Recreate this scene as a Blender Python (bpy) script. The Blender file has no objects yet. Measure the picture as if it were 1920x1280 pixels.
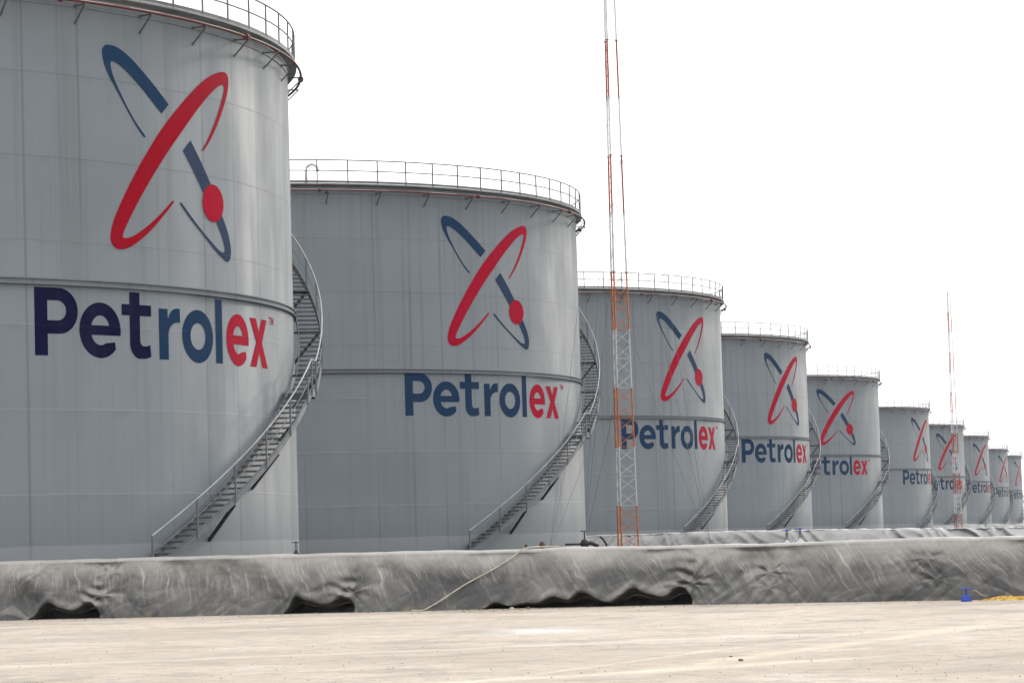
import bpy, bmesh, math, random
import numpy as np
from mathutils import Vector, Matrix
from mathutils.geometry import tessellate_polygon

# ------------------------------------------------------------------ camera, world, sun, exposure
sc = bpy.context.scene
ZC = 0.8332
F, PITCH, ROLL = 5029.5, 0.072486, 0.0300
cam_d = bpy.data.cameras.new("camera"); cam = bpy.data.objects.new("camera", cam_d)
sc.collection.objects.link(cam); sc.camera = cam
cam_d.sensor_width = 36.0; cam_d.sensor_fit = 'HORIZONTAL'; cam_d.lens = F / 1920 * 36.0
cam_d.clip_start = 0.5; cam_d.clip_end = 6000
cam.matrix_world = (Matrix.Translation((0, 0, ZC)) @ Matrix.Rotation(math.pi / 2 + PITCH, 4, 'X')
                    @ Matrix.Rotation(-ROLL, 4, 'Z'))
sc.render.resolution_x, sc.render.resolution_y = 1024, 682

SUN_AZ, SUN_EL = 54.0, 22.0      # azimuth counter-clockwise from +X
wd = bpy.data.worlds.new("World"); sc.world = wd; wd.use_nodes = True
nt = wd.node_tree; bg = nt.nodes["Background"]
sky = nt.nodes.new("ShaderNodeTexSky"); sky.sky_type = 'NISHITA'; sky.sun_disc = False
sky.sun_elevation = math.radians(SUN_EL); sky.sun_rotation = math.radians(90 - SUN_AZ)
sky.dust_density = 6.0; sky.air_density = 1.0; sky.ozone_density = 1.0
mixs = nt.nodes.new("ShaderNodeMix"); mixs.data_type = 'RGBA'
mixs.inputs[0].default_value = 0.9
nt.links.new(sky.outputs[0], mixs.inputs[6]); mixs.inputs[7].default_value = (13.0, 13.2, 13.6, 1)
nt.links.new(mixs.outputs[2], bg.inputs[0]); bg.inputs[1].default_value = 0.1
sd = bpy.data.lights.new("sun", 'SUN'); sd.energy = 0.5; sd.angle = math.radians(5.0); sd.color = (1.0, 0.955, 0.89)
sun = bpy.data.objects.new("sun", sd); sc.collection.objects.link(sun)
_a, _e = math.radians(SUN_AZ), math.radians(SUN_EL)
sdir = Vector((math.cos(_e) * math.cos(_a), math.cos(_e) * math.sin(_a), math.sin(_e)))
sun.rotation_euler = sdir.to_track_quat('Z', 'Y').to_euler()
sun.location = (60, 20, 80)
sc.view_settings.view_transform = 'Standard'; sc.view_settings.look = 'None'
sc.view_settings.exposure = 0.35; sc.view_settings.gamma = 1.0

# ------------------------------------------------------------------ helpers
COL = sc.collection
random.seed(4)
rng = np.random.default_rng(7)
GZ = -0.75            # road level; tanks stand at 0

def tag(o, label=None, cat=None, group=None, kind=None):
    if label: o['label'] = label
    if cat: o['category'] = cat
    if group: o['group'] = group
    if kind: o['kind'] = kind
    return o

def link(o, parent=None):
    COL.objects.link(o)
    if parent is not None: o.parent = parent
    return o

def empty(name, loc):
    o = bpy.data.objects.new(name, None); o.location = loc; o.empty_display_size = 0.3
    return link(o)

def mesh_obj(name, verts, faces, mat, parent=None, smooth=False, uv=None):
    me = bpy.data.meshes.new(name)
    me.from_pydata([tuple(v) for v in verts], [], [tuple(f) for f in faces])
    if smooth:
        me.polygons.foreach_set('use_smooth', [True] * len(me.polygons))
    if uv is not None:
        l = me.uv_layers.new(name="UVMap")
        idx = np.zeros(len(me.loops), dtype=np.int32); me.loops.foreach_get('vertex_index', idx)
        l.data.foreach_set('uv', np.asarray(uv, dtype=np.float32)[idx].ravel())
    me.materials.append(mat); me.update()
    return link(bpy.data.objects.new(name, me), parent)

class MB:
    def __init__(s): s.v = []; s.f = []
    def add(s, v, f):
        n = len(s.v); s.v += [tuple(x) for x in v]; s.f += [tuple(i + n for i in q) for q in f]
    def box(s, c, size, rz=0.0):
        hx, hy, hz = [x / 2 for x in size]; ca, sa = math.cos(rz), math.sin(rz); v = []
        for dz in (-hz, hz):
            for dx, dy in ((-hx, -hy), (hx, -hy), (hx, hy), (-hx, hy)):
                v.append((c[0] + dx * ca - dy * sa, c[1] + dx * sa + dy * ca, c[2] + dz))
        s.add(v, [(3, 2, 1, 0), (4, 5, 6, 7), (0, 1, 5, 4), (1, 2, 6, 5), (2, 3, 7, 6), (3, 0, 4, 7)])
    def tube(s, pts, r, n=8, closed=False, radii=None):
        P = [Vector(p) for p in pts]; m = len(P); v = []; f = []
        for i in range(m):
            a = P[i - 1] if (i > 0 or closed) else P[i]
            b = P[(i + 1) % m] if (i < m - 1 or closed) else P[i]
            t = (b - a).normalized()
            up = Vector((0, 0, 1)) if abs(t.z) < 0.95 else Vector((1, 0, 0))
            x = t.cross(up).normalized(); y = x.cross(t).normalized()
            rr = radii[i] if radii else r
            for k in range(n):
                an = 2 * math.pi * k / n
                v.append(P[i] + x * (rr * math.cos(an)) + y * (rr * math.sin(an)))
        for i in range(m if closed else m - 1):
            j = (i + 1) % m
            for k in range(n):
                l = (k + 1) % n
                f.append((i * n + k, j * n + k, j * n + l, i * n + l))
        if not closed:
            f.append(tuple(range(n))); f.append(tuple((m - 1) * n + k for k in reversed(range(n))))
        s.add(v, f)
    def bar(s, a, b, w, h=None):
        """rectangular bar from a to b"""
        h = h or w; a = Vector(a); b = Vector(b); t = (b - a).normalized()
        up = Vector((0, 0, 1)) if abs(t.z) < 0.95 else Vector((1, 0, 0))
        x = t.cross(up).normalized() * (w / 2); y = x.cross(t).normalized() * (h / 2)
        v = [p + sx * x + sy * y for p in (a, b) for sx, sy in ((-1, -1), (1, -1), (1, 1), (-1, 1))]
        s.add(v, [(0, 1, 2, 3), (7, 6, 5, 4), (0, 4, 5, 1), (1, 5, 6, 2), (2, 6, 7, 3), (3, 7, 4, 0)])
    def lathe(s, prof, c=(0, 0, 0), n=32, closed=False):
        """prof: list of (r, z); closed profile makes a ring"""
        v = []; f = []; m = len(prof)
        for k in range(n):
            a = 2 * math.pi * k / n
            for r, z in prof: v.append((c[0] + r * math.cos(a), c[1] + r * math.sin(a), c[2] + z))
        for k in range(n):
            l = (k + 1) % n
            for i in range(m if closed else m - 1):
                j = (i + 1) % m
                f.append((k * m + i, l * m + i, l * m + j, k * m + j))
        s.add(v, f)
    def build(s, name, mat, parent=None, smooth=False):
        return mesh_obj(name, s.v, s.f, mat, parent, smooth)

def pol(r, deg, z=0.0):
    a = math.radians(deg); return Vector((r * math.cos(a), r * math.sin(a), z))

# ------------------------------------------------------------------ node helpers
class NM:
    def __init__(s, name, rough=0.5, metal=0.0, spec=0.5):
        s.m = bpy.data.materials.new(name); s.m.use_nodes = True; s.t = s.m.node_tree
        s.b = s.t.nodes["Principled BSDF"]; s.b.inputs['Roughness'].default_value = rough
        s.b.inputs['Metallic'].default_value = metal; s.b.inputs['Specular IOR Level'].default_value = spec
    def n(s, typ, **kw):
        nd = s.t.nodes.new('ShaderNode' + typ)
        for k, v in kw.items(): setattr(nd, k, v)
        return nd
    def put(s, inp, v):
        if isinstance(v, bpy.types.NodeSocket): s.t.links.new(v, inp)
        elif v is not None: inp.default_value = v
    def math(s, op, a, b=None, c=None, clamp=False):
        nd = s.n('Math', operation=op); nd.use_clamp = clamp
        s.put(nd.inputs[0], a); s.put(nd.inputs[1], b)
        if c is not None: s.put(nd.inputs[2], c)
        return nd.outputs[0]
    def noise(s, vec, scale=1.0, detail=4.0, rough=0.5, dist=0.0):
        nd = s.n('TexNoise'); s.put(nd.inputs['Vector'], vec); s.put(nd.inputs['Scale'], scale)
        s.put(nd.inputs['Detail'], detail); s.put(nd.inputs['Roughness'], rough); s.put(nd.inputs['Distortion'], dist)
        return nd.outputs['Fac']
    def ramp(s, fac, lo, hi, a=0.0, b=1.0, smooth=True):
        nd = s.n('MapRange', interpolation_type='SMOOTHSTEP' if smooth else 'LINEAR')
        s.put(nd.inputs[0], fac); s.put(nd.inputs[1], lo); s.put(nd.inputs[2], hi)
        s.put(nd.inputs[3], a); s.put(nd.inputs[4], b)
        return nd.outputs[0]
    def mix(s, fac, a, b, blend='MIX'):
        nd = s.n('Mix', data_type='RGBA', blend_type=blend); s.put(nd.inputs[0], fac)
        s.put(nd.inputs[6], (*a, 1) if isinstance(a, tuple) else a)
        s.put(nd.inputs[7], (*b, 1) if isinstance(b, tuple) else b)
        return nd.outputs[2]
    def vec(s, x, y, z):
        nd = s.n('CombineXYZ'); s.put(nd.inputs[0], x); s.put(nd.inputs[1], y); s.put(nd.inputs[2], z); return nd.outputs[0]
    def sep(s, v):
        nd = s.n('SeparateXYZ'); s.put(nd.inputs[0], v); return nd.outputs
    def coord(s, which='Object'):
        return s.n('TexCoord').outputs[which]
    def rand(s): return s.n('ObjectInfo').outputs['Random']
    def vmul(s, v, xyz):
        nd = s.n('VectorMath', operation='MULTIPLY'); s.put(nd.inputs[0], v); nd.inputs[1].default_value = xyz; return nd.outputs[0]
    def vadd(s, v, w):
        nd = s.n('VectorMath', operation='ADD'); s.put(nd.inputs[0], v); s.put(nd.inputs[1], w); return nd.outputs[0]
    def color(s, c): s.put(s.b.inputs['Base Color'], (*c, 1) if isinstance(c, tuple) else c)
    def bump(s, h, strength=0.3, dist=0.02, normal=None):
        nd = s.n('Bump'); s.put(nd.inputs['Height'], h); nd.inputs['Strength'].default_value = strength
        nd.inputs['Distance'].default_value = dist
        if normal is not None: s.put(nd.inputs['Normal'], normal)
        s.put(s.b.inputs['Normal'], nd.outputs[0]); return nd.outputs[0]

def simple(name, c, rough=0.5, metal=0.0, var=0.25, scale=3.0, spec=0.5):
    m = NM(name, rough, metal, spec)
    nz = m.noise(m.coord('Object'), scale, 5)
    f = m.ramp(nz, 0.3, 0.7)
    lo = tuple(x * (1 - var) for x in c); hi = tuple(min(1, x * (1 + var)) for x in c)
    m.color(m.mix(f, lo, hi)); return m.m

# ------------------------------------------------------------------ tank constants
R = 16.4423; H = 16.8; CO = 2.4
TANKS = [(-23.68, 88.26), (-13.02, 135.12), (-1.68, 189.44), (9.13, 234.15), (23.97, 298.21),
         (41.87, 378.84), (58.16, 447.77), (72.81, 507.77), (93.58, 602.2), (108.51, 665.33)]
EMB = [-43.05, -52.9, -46.7, -44.3, -60.6, -40.2, -52.3, -44.1, -39.3, -37.6]      # left edge of the emblem
TXT = [-51.5, -60.4, -58.3, -54.8, -69.8, -48.5, -61.2, -51.7, -46.6, -45.6]       # left edge of the P
STR = [-40.5, -51.4, -43.0, -49.0, -52.0, -38.0, -52.0, -44.0, -39.5, -37.0]       # foot of the stairs

def paint(name, base, text=False):
    m = NM(name, 0.5, 0.0, 0.03 if text else 0.32)
    o = m.coord('Object'); x, y, z = m.sep(o)
    oi = m.n('ObjectInfo')
    if text:   # lettering is turned on the shell: its own object space
        rnd = oi.outputs['Random']
    else:
        rnd = oi.outputs['Random']
    off = m.vec(m.math('MULTIPLY', rnd, 300.0), m.math('MULTIPLY', rnd, 170.0), m.math('MULTIPLY', rnd, 90.0))
    def nz(sx, sz, det=5, ro=0.55, dist=0.0, sc_=1.0):
        v = m.vadd(m.vmul(o, (sx, sx, sz)), off); return m.noise(v, sc_, det, ro, dist)
    # drip streaks, long in z and narrow round the shell
    st1 = m.ramp(nz(1.5, 0.03, 4, 0.6), 0.52, 0.68)
    st2 = m.ramp(nz(4.5, 0.06, 4, 0.6), 0.52, 0.66)
    fade = m.ramp(z, 1.0, 16.5, 0.35, 1.0)
    grime = m.ramp(nz(0.18, 0.25, 6, 0.6), 0.35, 0.75)
    # plate joints: darker dirt lines at the vertical joints, on every sixth degree with a wobble
    ang = m.math('ARCTAN2', y, x)
    per = m.math('MULTIPLY', ang, 60 / (2 * math.pi))
    per = m.math('ADD', per, m.math('MULTIPLY', nz(0.9, 0.02, 2), 0.35))
    fr = m.math('ABSOLUTE', m.math('SUBTRACT', m.math('FRACT', m.math('ADD', per, 50.0)), 0.5))
    vline = m.math('MULTIPLY', m.ramp(fr, 0.0, 0.055, 1.0, 0.0), m.ramp(nz(0.35, 0.06, 2), 0.42, 0.60))
    # horizontal weld seams
    zz = m.math('ADD', z, m.math('MULTIPLY', m.math('SUBTRACT', nz(0.5, 0.5, 2), 0.5), 0.05))
    hz = m.math('ABSOLUTE', m.math('SUBTRACT', m.math('FRACT', m.math('ADD', m.math('DIVIDE', zz, CO), 0.5)), 0.5))
    hline = m.ramp(hz, 0.0025, 0.011, 1.0, 0.0)
    hdirt = m.math('MULTIPLY', m.ramp(m.math('FRACT', m.math('DIVIDE', zz, CO)), 0.86, 1.0, 0.0, 1.0), m.ramp(nz(1.2, 0.1, 4), 0.45, 0.7))
    c = base
    if text:
        c = m.mix(m.math('MULTIPLY', st1, 0.12), c, (0.05, 0.05, 0.055))
        c = m.mix(m.math('MULTIPLY', grime, 0.06), c, (0.10, 0.10, 0.105))
        c = m.mix(m.math('MULTIPLY', hline, 0.30), c, (0.02, 0.02, 0.03))
    else:
        dark = tuple(v * 0.50 for v in base); br = (base[0] * 0.62, base[1] * 0.60, base[2] * 0.56)
        c = m.mix(m.math('MULTIPLY', grime, 0.22), c, dark)
        c = m.mix(m.math('MULTIPLY', m.math('MULTIPLY', st1, fade), 0.52), c, br)
        c = m.mix(m.math('MULTIPLY', m.math('MULTIPLY', st2, fade), 0.34), c, br)
        c = m.mix(m.math('MULTIPLY', vline, 0.60), c, dark)
        c = m.mix(m.math('MULTIPLY', hdirt, 0.25), c, br)
        # the course-by-course tint of separately painted plates
        fl = m.math('FLOOR', m.math('DIVIDE', z, CO))
        wn = m.n('TexWhiteNoise', noise_dimensions='2D'); m.put(wn.inputs[0], m.vec(fl, m.math('FLOOR', m.math('MULTIPLY', ang, 11 / math.pi)), 0.0))
        c = m.mix(m.math('MULTIPLY', wn.outputs[0], 0.10), c, dark)
        c = m.mix(m.math('MULTIPLY', hline, m.ramp(z, 6.0, 11.0, 0.20, 0.0)), c, (0.36, 0.37, 0.38))
        c = m.mix(m.math('MULTIPLY', hline, m.ramp(z, 6.0, 11.0, 0.0, 0.35)), c, (0.08, 0.08, 0.085))
        # primer band above the foot of the shell
        band = m.math('MULTIPLY', m.ramp(m.math('ADD', z, m.math('MULTIPLY', nz(1.0, 1.0, 3), 0.10)), 0.98, 1.04, 1.0, 0.0), 0.35)
        c = m.mix(band, c, (0.33, 0.33, 0.33))
    m.color(c)
    m.put(m.b.inputs['Roughness'], m.ramp(nz(0.6, 0.15, 4), 0.3, 0.7, 0.50, 0.66))
    # plates are never quite flat
    h = m.math('ADD', m.math('MULTIPLY', nz(0.45, 0.40, 2, 0.5), 1.0), m.math('MULTIPLY', hline, 0.10))
    m.bump(h, 0.38, 0.10)
    return m.m

M = {}
M['shell'] = paint('grey_tank_paint', (0.164, 0.184, 0.196))
M['red'] = paint('crimson_sign_paint', (0.38, 0.001, 0.022), True)
M['darkred'] = paint('deep_red_sign_paint', (0.31, 0.001, 0.013), True)
M['blue'] = paint('petrol_blue_sign_paint', (0.009, 0.036, 0.085), True)
M['slate'] = paint('slate_blue_sign_paint', (0.028, 0.048, 0.095), True)
M['navy'] = paint('navy_sign_paint', (0.003, 0.003, 0.032), True)
M['steel'] = simple('galvanised_stair_steel', (0.145, 0.155, 0.165), 0.5, 0.1, 0.2, 2.0)
M['rail'] = simple('galvanised_handrail', (0.34, 0.35, 0.36), 0.38, 0.3, 0.15, 2.0)
M['guard'] = simple('grey_guard_rail', (0.10, 0.10, 0.108), 0.5, 0.1, 0.2, 2.0)
M['tread'] = simple('grating_tread_steel', (0.085, 0.09, 0.095), 0.5, 0.1, 0.2, 3.0)
M['black'] = simple('black_brace_steel', (0.02, 0.021, 0.023), 0.5, 0.2, 0.3, 3.0)
M['kerb'] = simple('grey_green_rim_steel', (0.20, 0.21, 0.205), 0.5, 0.0, 0.2, 1.0)
M['roof'] = simple('pale_roof_paint', (0.34, 0.35, 0.36), 0.6, 0.0, 0.2, 0.4)
def pipe_paint():
    m = NM('red_oxide_pipe_paint', 0.5, 0, 0.4); o = m.coord('Object')
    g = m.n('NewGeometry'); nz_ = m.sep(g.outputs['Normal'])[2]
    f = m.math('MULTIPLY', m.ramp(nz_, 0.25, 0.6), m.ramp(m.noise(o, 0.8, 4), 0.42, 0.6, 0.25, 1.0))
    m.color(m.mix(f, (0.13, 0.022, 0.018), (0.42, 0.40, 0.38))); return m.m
M['pipe'] = pipe_paint()
M['white'] = simple('white_mast_paint', (0.55, 0.55, 0.53), 0.45, 0.0, 0.12, 2.0)
M['orange'] = simple('orange_mast_paint', (0.52, 0.125, 0.002), 0.45, 0.0, 0.22, 2.0)
M['redmast'] = simple('red_mast_paint', (0.30, 0.030, 0.004), 0.45, 0.0, 0.2, 2.0)
M['wire'] = simple('guy_wire_steel', (0.12, 0.12, 0.125), 0.5, 0.5, 0.1)
M['bluev'] = simple('blue_valve_enamel', (0.008, 0.050, 0.40), 0.28, 0.0, 0.15, 9.0)
M['rust'] = simple('rusty_valve_stem', (0.09, 0.035, 0.02), 0.7, 0.0, 0.5, 30.0)
M['hose'] = simple('sun_bleached_hose', (0.46, 0.42, 0.33), 0.6, 0.0, 0.2, 6.0)
M['stone'] = simple('pale_stone', (0.62, 0.58, 0.50), 0.9, 0.0, 0.25, 30.0)
M['dstone'] = simple('dark_stone', (0.10, 0.085, 0.07), 0.9, 0.0, 0.4, 30.0)

# ------------------------------------------------------------------ numpy noise
_perm = rng.permutation(4096)
_g = rng.normal(size=(4096, 2)); _g /= np.linalg.norm(_g, axis=1)[:, None]
def perlin(x, y, seed=0):
    x = np.asarray(x, float); y = np.asarray(y, float)
    xi = np.floor(x).astype(int); yi = np.floor(y).astype(int); xf = x - xi; yf = y - yi
    def gr(i, j):
        h = _perm[(_perm[(i + seed * 57) % 4096] + j) % 4096]; return _g[h]
    u = xf ** 3 * (xf * (xf * 6 - 15) + 10); v = yf ** 3 * (yf * (yf * 6 - 15) + 10)
    def d(i, j):
        g = gr(xi + i, yi + j); return g[..., 0] * (xf - i) + g[..., 1] * (yf - j)
    a = d(0, 0) * (1 - u) + d(1, 0) * u; b = d(0, 1) * (1 - u) + d(1, 1) * u
    return (a * (1 - v) + b * v) * 1.5
def ridge(x, y, seed=0): return 1 - (np.abs(perlin(x, y, seed)) * 2) ** 0.85
def sstep(a, b, x):
    t = np.clip((x - a) / (b - a), 0, 1); return t * t * (3 - 2 * t)

# ------------------------------------------------------------------ ground and bund floor
def ground():
    m = NM('sun_bleached_concrete_road', 0.85, 0.0, 0.25)
    o = m.coord('Object')
    big = m.noise(m.vmul(o, (0.11, 0.15, 1)), 1.0, 7, 0.62, 0.5)
    mid = m.noise(m.vmul(o, (0.45, 0.5, 1)), 1.0, 8, 0.66, 0.5)
    fine = m.noise(o, 3.5, 8, 0.72)
    grain = m.noise(o, 30.0, 4, 0.75)
    c = m.mix(m.ramp(big, 0.32, 0.66), (0.52, 0.435, 0.345), (0.67, 0.575, 0.465))
    c = m.mix(m.math('MULTIPLY', m.ramp(mid, 0.50, 0.66), 0.80), c, (0.37, 0.325, 0.27))
    c = m.mix(m.math('MULTIPLY', m.ramp(mid, 0.47, 0.33), 0.70), c, (0.70, 0.63, 0.56))
    c = m.mix(m.math('MULTIPLY', m.ramp(fine, 0.47, 0.62), 0.60), c, (0.34, 0.30, 0.26))
    c = m.mix(m.math('MULTIPLY', m.ramp(grain, 0.45, 0.60), 0.50), c, (0.33, 0.29, 0.25))
    # dusty wheel tracks crossing the slab
    x, y, z = m.sep(o)
    def track(x0, y0, slope, w, xa, xb, k, col):
        nonlocal c
        dy = m.math('ABSOLUTE', m.math('ADD', m.math('SUBTRACT', m.math('SUBTRACT', y, y0), m.math('MULTIPLY', m.math('SUBTRACT', x, x0), slope)), m.math('MULTIPLY', m.math('SUBTRACT', mid, 0.5), w * 2)))
        f = m.ramp(dy, 0.0, w, 1.0, 0.0)
        f = m.math('MULTIPLY', f, m.math('MULTIPLY', m.ramp(x, xa, xa + 1.5), m.ramp(x, xb, xb - 1.5)))
        f = m.math('MULTIPLY', f, m.math('MULTIPLY', m.ramp(fine, 0.3, 0.62), k)); c = m.mix(f, c, col)
    track(2.0, 32.0, 1.9, 1.1, 0.5, 8.0, 0.6, (0.80, 0.70, 0.52))
    track(1.2, 33.0, 1.9, 0.30, -2.0, 6.5, 0.5, (0.80, 0.72, 0.58))
    track(0.4, 45.0, -0.35, 2.2, -1.1, 1.8, 0.75, (0.88, 0.84, 0.84))
    track(-2.0, 29.0, 0.6, 0.5, -9.0, 5.0, 0.7, (0.78, 0.70, 0.54))
    track(-5.0, 38.0, 0.25, 0.6, -16.0, 8.0, 0.55, (0.74, 0.67, 0.58))
    track(0.5, 38.5, -0.25, 0.5, -1.0, 6.0, 0.8, (0.36, 0.33, 0.30))
    track(-6.0, 48.0, -0.1, 1.0, -16.0, 4.0, 0.5, (0.42, 0.39, 0.35))
    track(7.0, 27.6, 0.9, 0.3, 3.6, 9.0, 0.9, (0.85, 0.77, 0.60))
    m.color(c)
    m.bump(m.math('ADD', m.math('MULTIPLY', fine, 0.6), m.math('MULTIPLY', grain, 0.4)), 0.35, 0.03)
    # one sheet, finer near the camera, gently uneven
    xs = np.concatenate([np.linspace(-1300, -40, 30)[:-1], np.linspace(-40, 50, 181), np.linspace(50, 1300, 30)[1:]])
    ys = np.concatenate([np.linspace(-1200, -2, 24)[:-1], np.linspace(-2, 75, 200), np.linspace(75, 1400, 30)[1:]])
    X, Y = np.meshgrid(xs, ys)
    near = sstep(60, 25, np.abs(X)) * sstep(57, 52, Y)
    Z = GZ + near * (0.018 * perlin(X * 0.22, Y * 0.22, 3) + 0.007 * perlin(X * 0.9, Y * 0.9, 5))
    V = np.stack([X, Y, Z], -1).reshape(-1, 3); nx = len(xs)
    F_ = [(j * nx + i, j * nx + i + 1, (j + 1) * nx + i + 1, (j + 1) * nx + i) for j in range(len(ys) - 1) for i in range(nx - 1)]
    g = mesh_obj('ground', V, F_, m.m, smooth=True); tag(g, kind='structure')
ground()

def floor():
    m = NM('bund_floor_liner', 0.75, 0.0, 0.3); o = m.coord('Object')
    m.color(m.mix(m.ramp(m.noise(o, 0.4, 6, 0.6), 0.3, 0.7), (0.05, 0.05, 0.05), (0.09, 0.088, 0.085)))
    poly = [(-70, 84), (-4, 61.4), (10.4, 56.6), (34, 48.5), (330, 120), (330, 900), (-40, 900), (-70, 300)]
    n = len(poly)
    V = [(x, y, 0.0) for x, y in poly] + [(x, y, GZ - 0.2) for x, y in poly]
    Fc = [tuple(range(n))] + [(i, n + i, n + (i + 1) % n, (i + 1) % n) for i in range(n)]
    tag(mesh_obj('bund_floor', V, Fc, m.m), kind='structure')
floor()

# ------------------------------------------------------------------ 2D outlines bent round the shell
def catmull(P, n=6, closed=True, corners=()):
    out = []; m = len(P)
    for i in range(m if closed else m - 1):
        p1 = np.array(P[i], float); p2 = np.array(P[(i + 1) % m], float)
        p0 = np.array(P[i - 1], float) if (i > 0 or closed) else p1
        p3 = np.array(P[(i + 2) % m], float) if (i + 2 < m or closed) else p2
        if i in corners: p0 = p1
        if (i + 1) % m in corners: p3 = p2
        for k in range(n):
            t = k / n
            out.append(0.5 * ((2 * p1) + (-p0 + p2) * t + (2 * p0 - 5 * p1 + 4 * p2 - p3) * t * t + (-p0 + 3 * p1 - 3 * p2 + p3) * t ** 3))
    if not closed: out.append(np.array(P[-1], float))
    return [tuple(p) for p in out]

def decal_mesh(name, loops, off=0.007):
    """loops: outer then holes, in metres (s along the shell, z); bent onto radius R, s=0 at angle 0"""
    bm = bmesh.new()
    vv = [[Vector((a, b, 0)) for a, b in l] for l in loops]
    flat = [v for l in vv for v in l]; bv = [bm.verts.new(v) for v in flat]
    for t in tessellate_polygon(vv):
        try: bm.faces.new([bv[i] for i in t])
        except ValueError: pass
    smin = min(v.x for v in flat); smax = max(v.x for v in flat); step = 0.22
    k = math.ceil(smin / step)
    while k * step < smax:
        geom = bm.verts[:] + bm.edges[:] + bm.faces[:]
        bmesh.ops.bisect_plane(bm, geom=geom, plane_co=(k * step, 0, 0), plane_no=(1, 0, 0)); k += 1
    for v in bm.verts:
        a = v.co.x / R; z = v.co.y
        v.co = Vector(((R + off) * math.cos(a), (R + off) * math.sin(a), z))
    bmesh.ops.recalc_face_normals(bm, faces=bm.faces)
    for f in bm.faces:
        c = f.calc_center_median()
        if f.normal.x * c.x + f.normal.y * c.y < 0: f.normal_flip()
    me = bpy.data.meshes.new(name); bm.to_mesh(me); bm.free(); return me

# projection of the traced emblem of the nearest tank onto its shell
def px_to_shell(X, Y, s=2.461, k=0):
    x = X / s - 960; v = Y / s - 640
    u_ = x * math.cos(ROLL) - v * math.sin(ROLL); v_ = x * math.sin(ROLL) + v * math.cos(ROLL)
    d = (u_, F * math.cos(PITCH) + v_ * math.sin(PITCH), F * math.sin(PITCH) - v_ * math.cos(PITCH))
    cx, cy = TANKS[k]
    a = d[0] ** 2 + d[1] ** 2; b = d[0] * cx + d[1] * cy; cc = cx * cx + cy * cy - R * R
    t = (b - math.sqrt(max(b * b - a * cc, 0))) / a
    return (math.atan2(d[1] * t - cy, d[0] * t - cx) - math.radians(EMB[0])) * R, d[2] * t + ZC

E_BLUE = [(470, 240), (478, 215), (495, 207), (540, 219), (600, 266), (650, 321), (700, 381), (742, 435), (778, 483), (745, 525), (700, 468), (650, 404), (600, 347), (560, 308), (530, 287), (514, 284), (509, 297), (520, 345), (545, 407), (575, 470), (610, 537), (642, 588), (669, 627), (668, 632), (662, 631), (630, 585), (590, 515), (550, 440), (512, 368), (482, 300)]
E_RED = [(1028, 333), (1046, 345), (1053, 375), (1048, 430), (1028, 505), (1002, 577), (972, 642), (942, 692), (938, 695), (934, 691), (962, 637), (992, 562), (1016, 488), (1032, 425), (1033, 400), (1024, 392), (1000, 405), (960, 445), (900, 520), (840, 606), (780, 692), (720, 787), (660, 890), (610, 985), (577, 1055), (567, 1088), (575, 1098), (605, 1093), (650, 1066), (700, 1026), (750, 977), (795, 927), (800, 930), (799, 938), (750, 1001), (700, 1059), (650, 1105), (600, 1140), (558, 1151), (528, 1140), (511, 1110), (512, 1065), (528, 1005), (562, 925), (612, 822), (672, 713), (740, 603), (810, 510), (880, 430), (940, 372), (990, 341)]
E_LOW = [(878, 648), (843, 695), (875, 757), (905, 817), (938, 890), (975, 965), (1002, 1035), (1024, 1093), (1036, 1140), (1036, 1160), (1028, 1165), (1008, 1152), (960, 1098), (900, 1023), (839, 938), (833, 938), (833, 946), (880, 1013), (940, 1088), (990, 1152), (1028, 1193), (1048, 1208), (1061, 1197), (1065, 1150), (1055, 1090), (1037, 1030), (1020, 985), (998, 915), (975, 858), (946, 790), (915, 722)]
em = {}
em['red'] = decal_mesh('emblem', [[px_to_shell(*p) for p in catmull(E_RED, 4)]])
em['blue'] = decal_mesh('emblem_arc', [[px_to_shell(*p) for p in catmull(E_BLUE, 4, corners=(8, 9))]])
em['low'] = decal_mesh('emblem_arc', [[px_to_shell(*p) for p in catmull(E_LOW, 4, corners=(0, 1))]])
em['dot'] = decal_mesh('emblem_dot', [[px_to_shell(982 + 48 * math.cos(t), 938 + 86 * math.sin(t) + 10 * math.cos(t)) for t in np.linspace(0, 2 * math.pi, 49)[:-1]]], 0.013)

def arcp(cx, cy, rx, ry, a0, a1, n=20):
    return [(cx + rx * math.cos(math.radians(a0 + (a1 - a0) * i / n)), cy + ry * math.sin(math.radians(a0 + (a1 - a0) * i / n))) for i in range(n + 1)]
Z0 = 6.33
def glyph(name, loops, x0):
    return decal_mesh(name, [[(x0 + a, Z0 + b) for a, b in l] for l in loops])
def g_P():
    outer = [(0, 0), (0.41, 0), (0.41, 0.62)] + arcp(0.78, 1.275, 0.64, 0.655, -90, 90) + [(0, 1.93)]
    hole = [(0.41, 1.0)] + arcp(0.74, 1.285, 0.285, 0.285, -90, 90) + [(0.41, 1.57)]
    return [outer, hole]
def g_e(w=1.48):
    c = w / 2; cy = 0.765; rx = w / 2; ry = 0.80; ix = rx - 0.40; iy = ry - 0.37
    # outer from the bar's right end anticlockwise over the top and round to the lower lip
    o = [(c + rx * 0.985, cy - 0.14)] + arcp(c, cy, rx, ry, 0, 318, 44)
    lip = [(c + 0.44, cy - 0.50 + 0.155)]
    inn = arcp(c, cy, ix, iy, 300, 199, 14)
    o = o + [(c + rx * 0.70, cy - 0.33)] + inn + [(c - ix * 0.93, cy - 0.14)]
    hole = [(c - ix * 0.93, cy + 0.14)] + [(c + ix * 0.93, cy + 0.14)] + arcp(c, cy, ix, iy, 19, 161, 16)
    return [o, hole]
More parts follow.
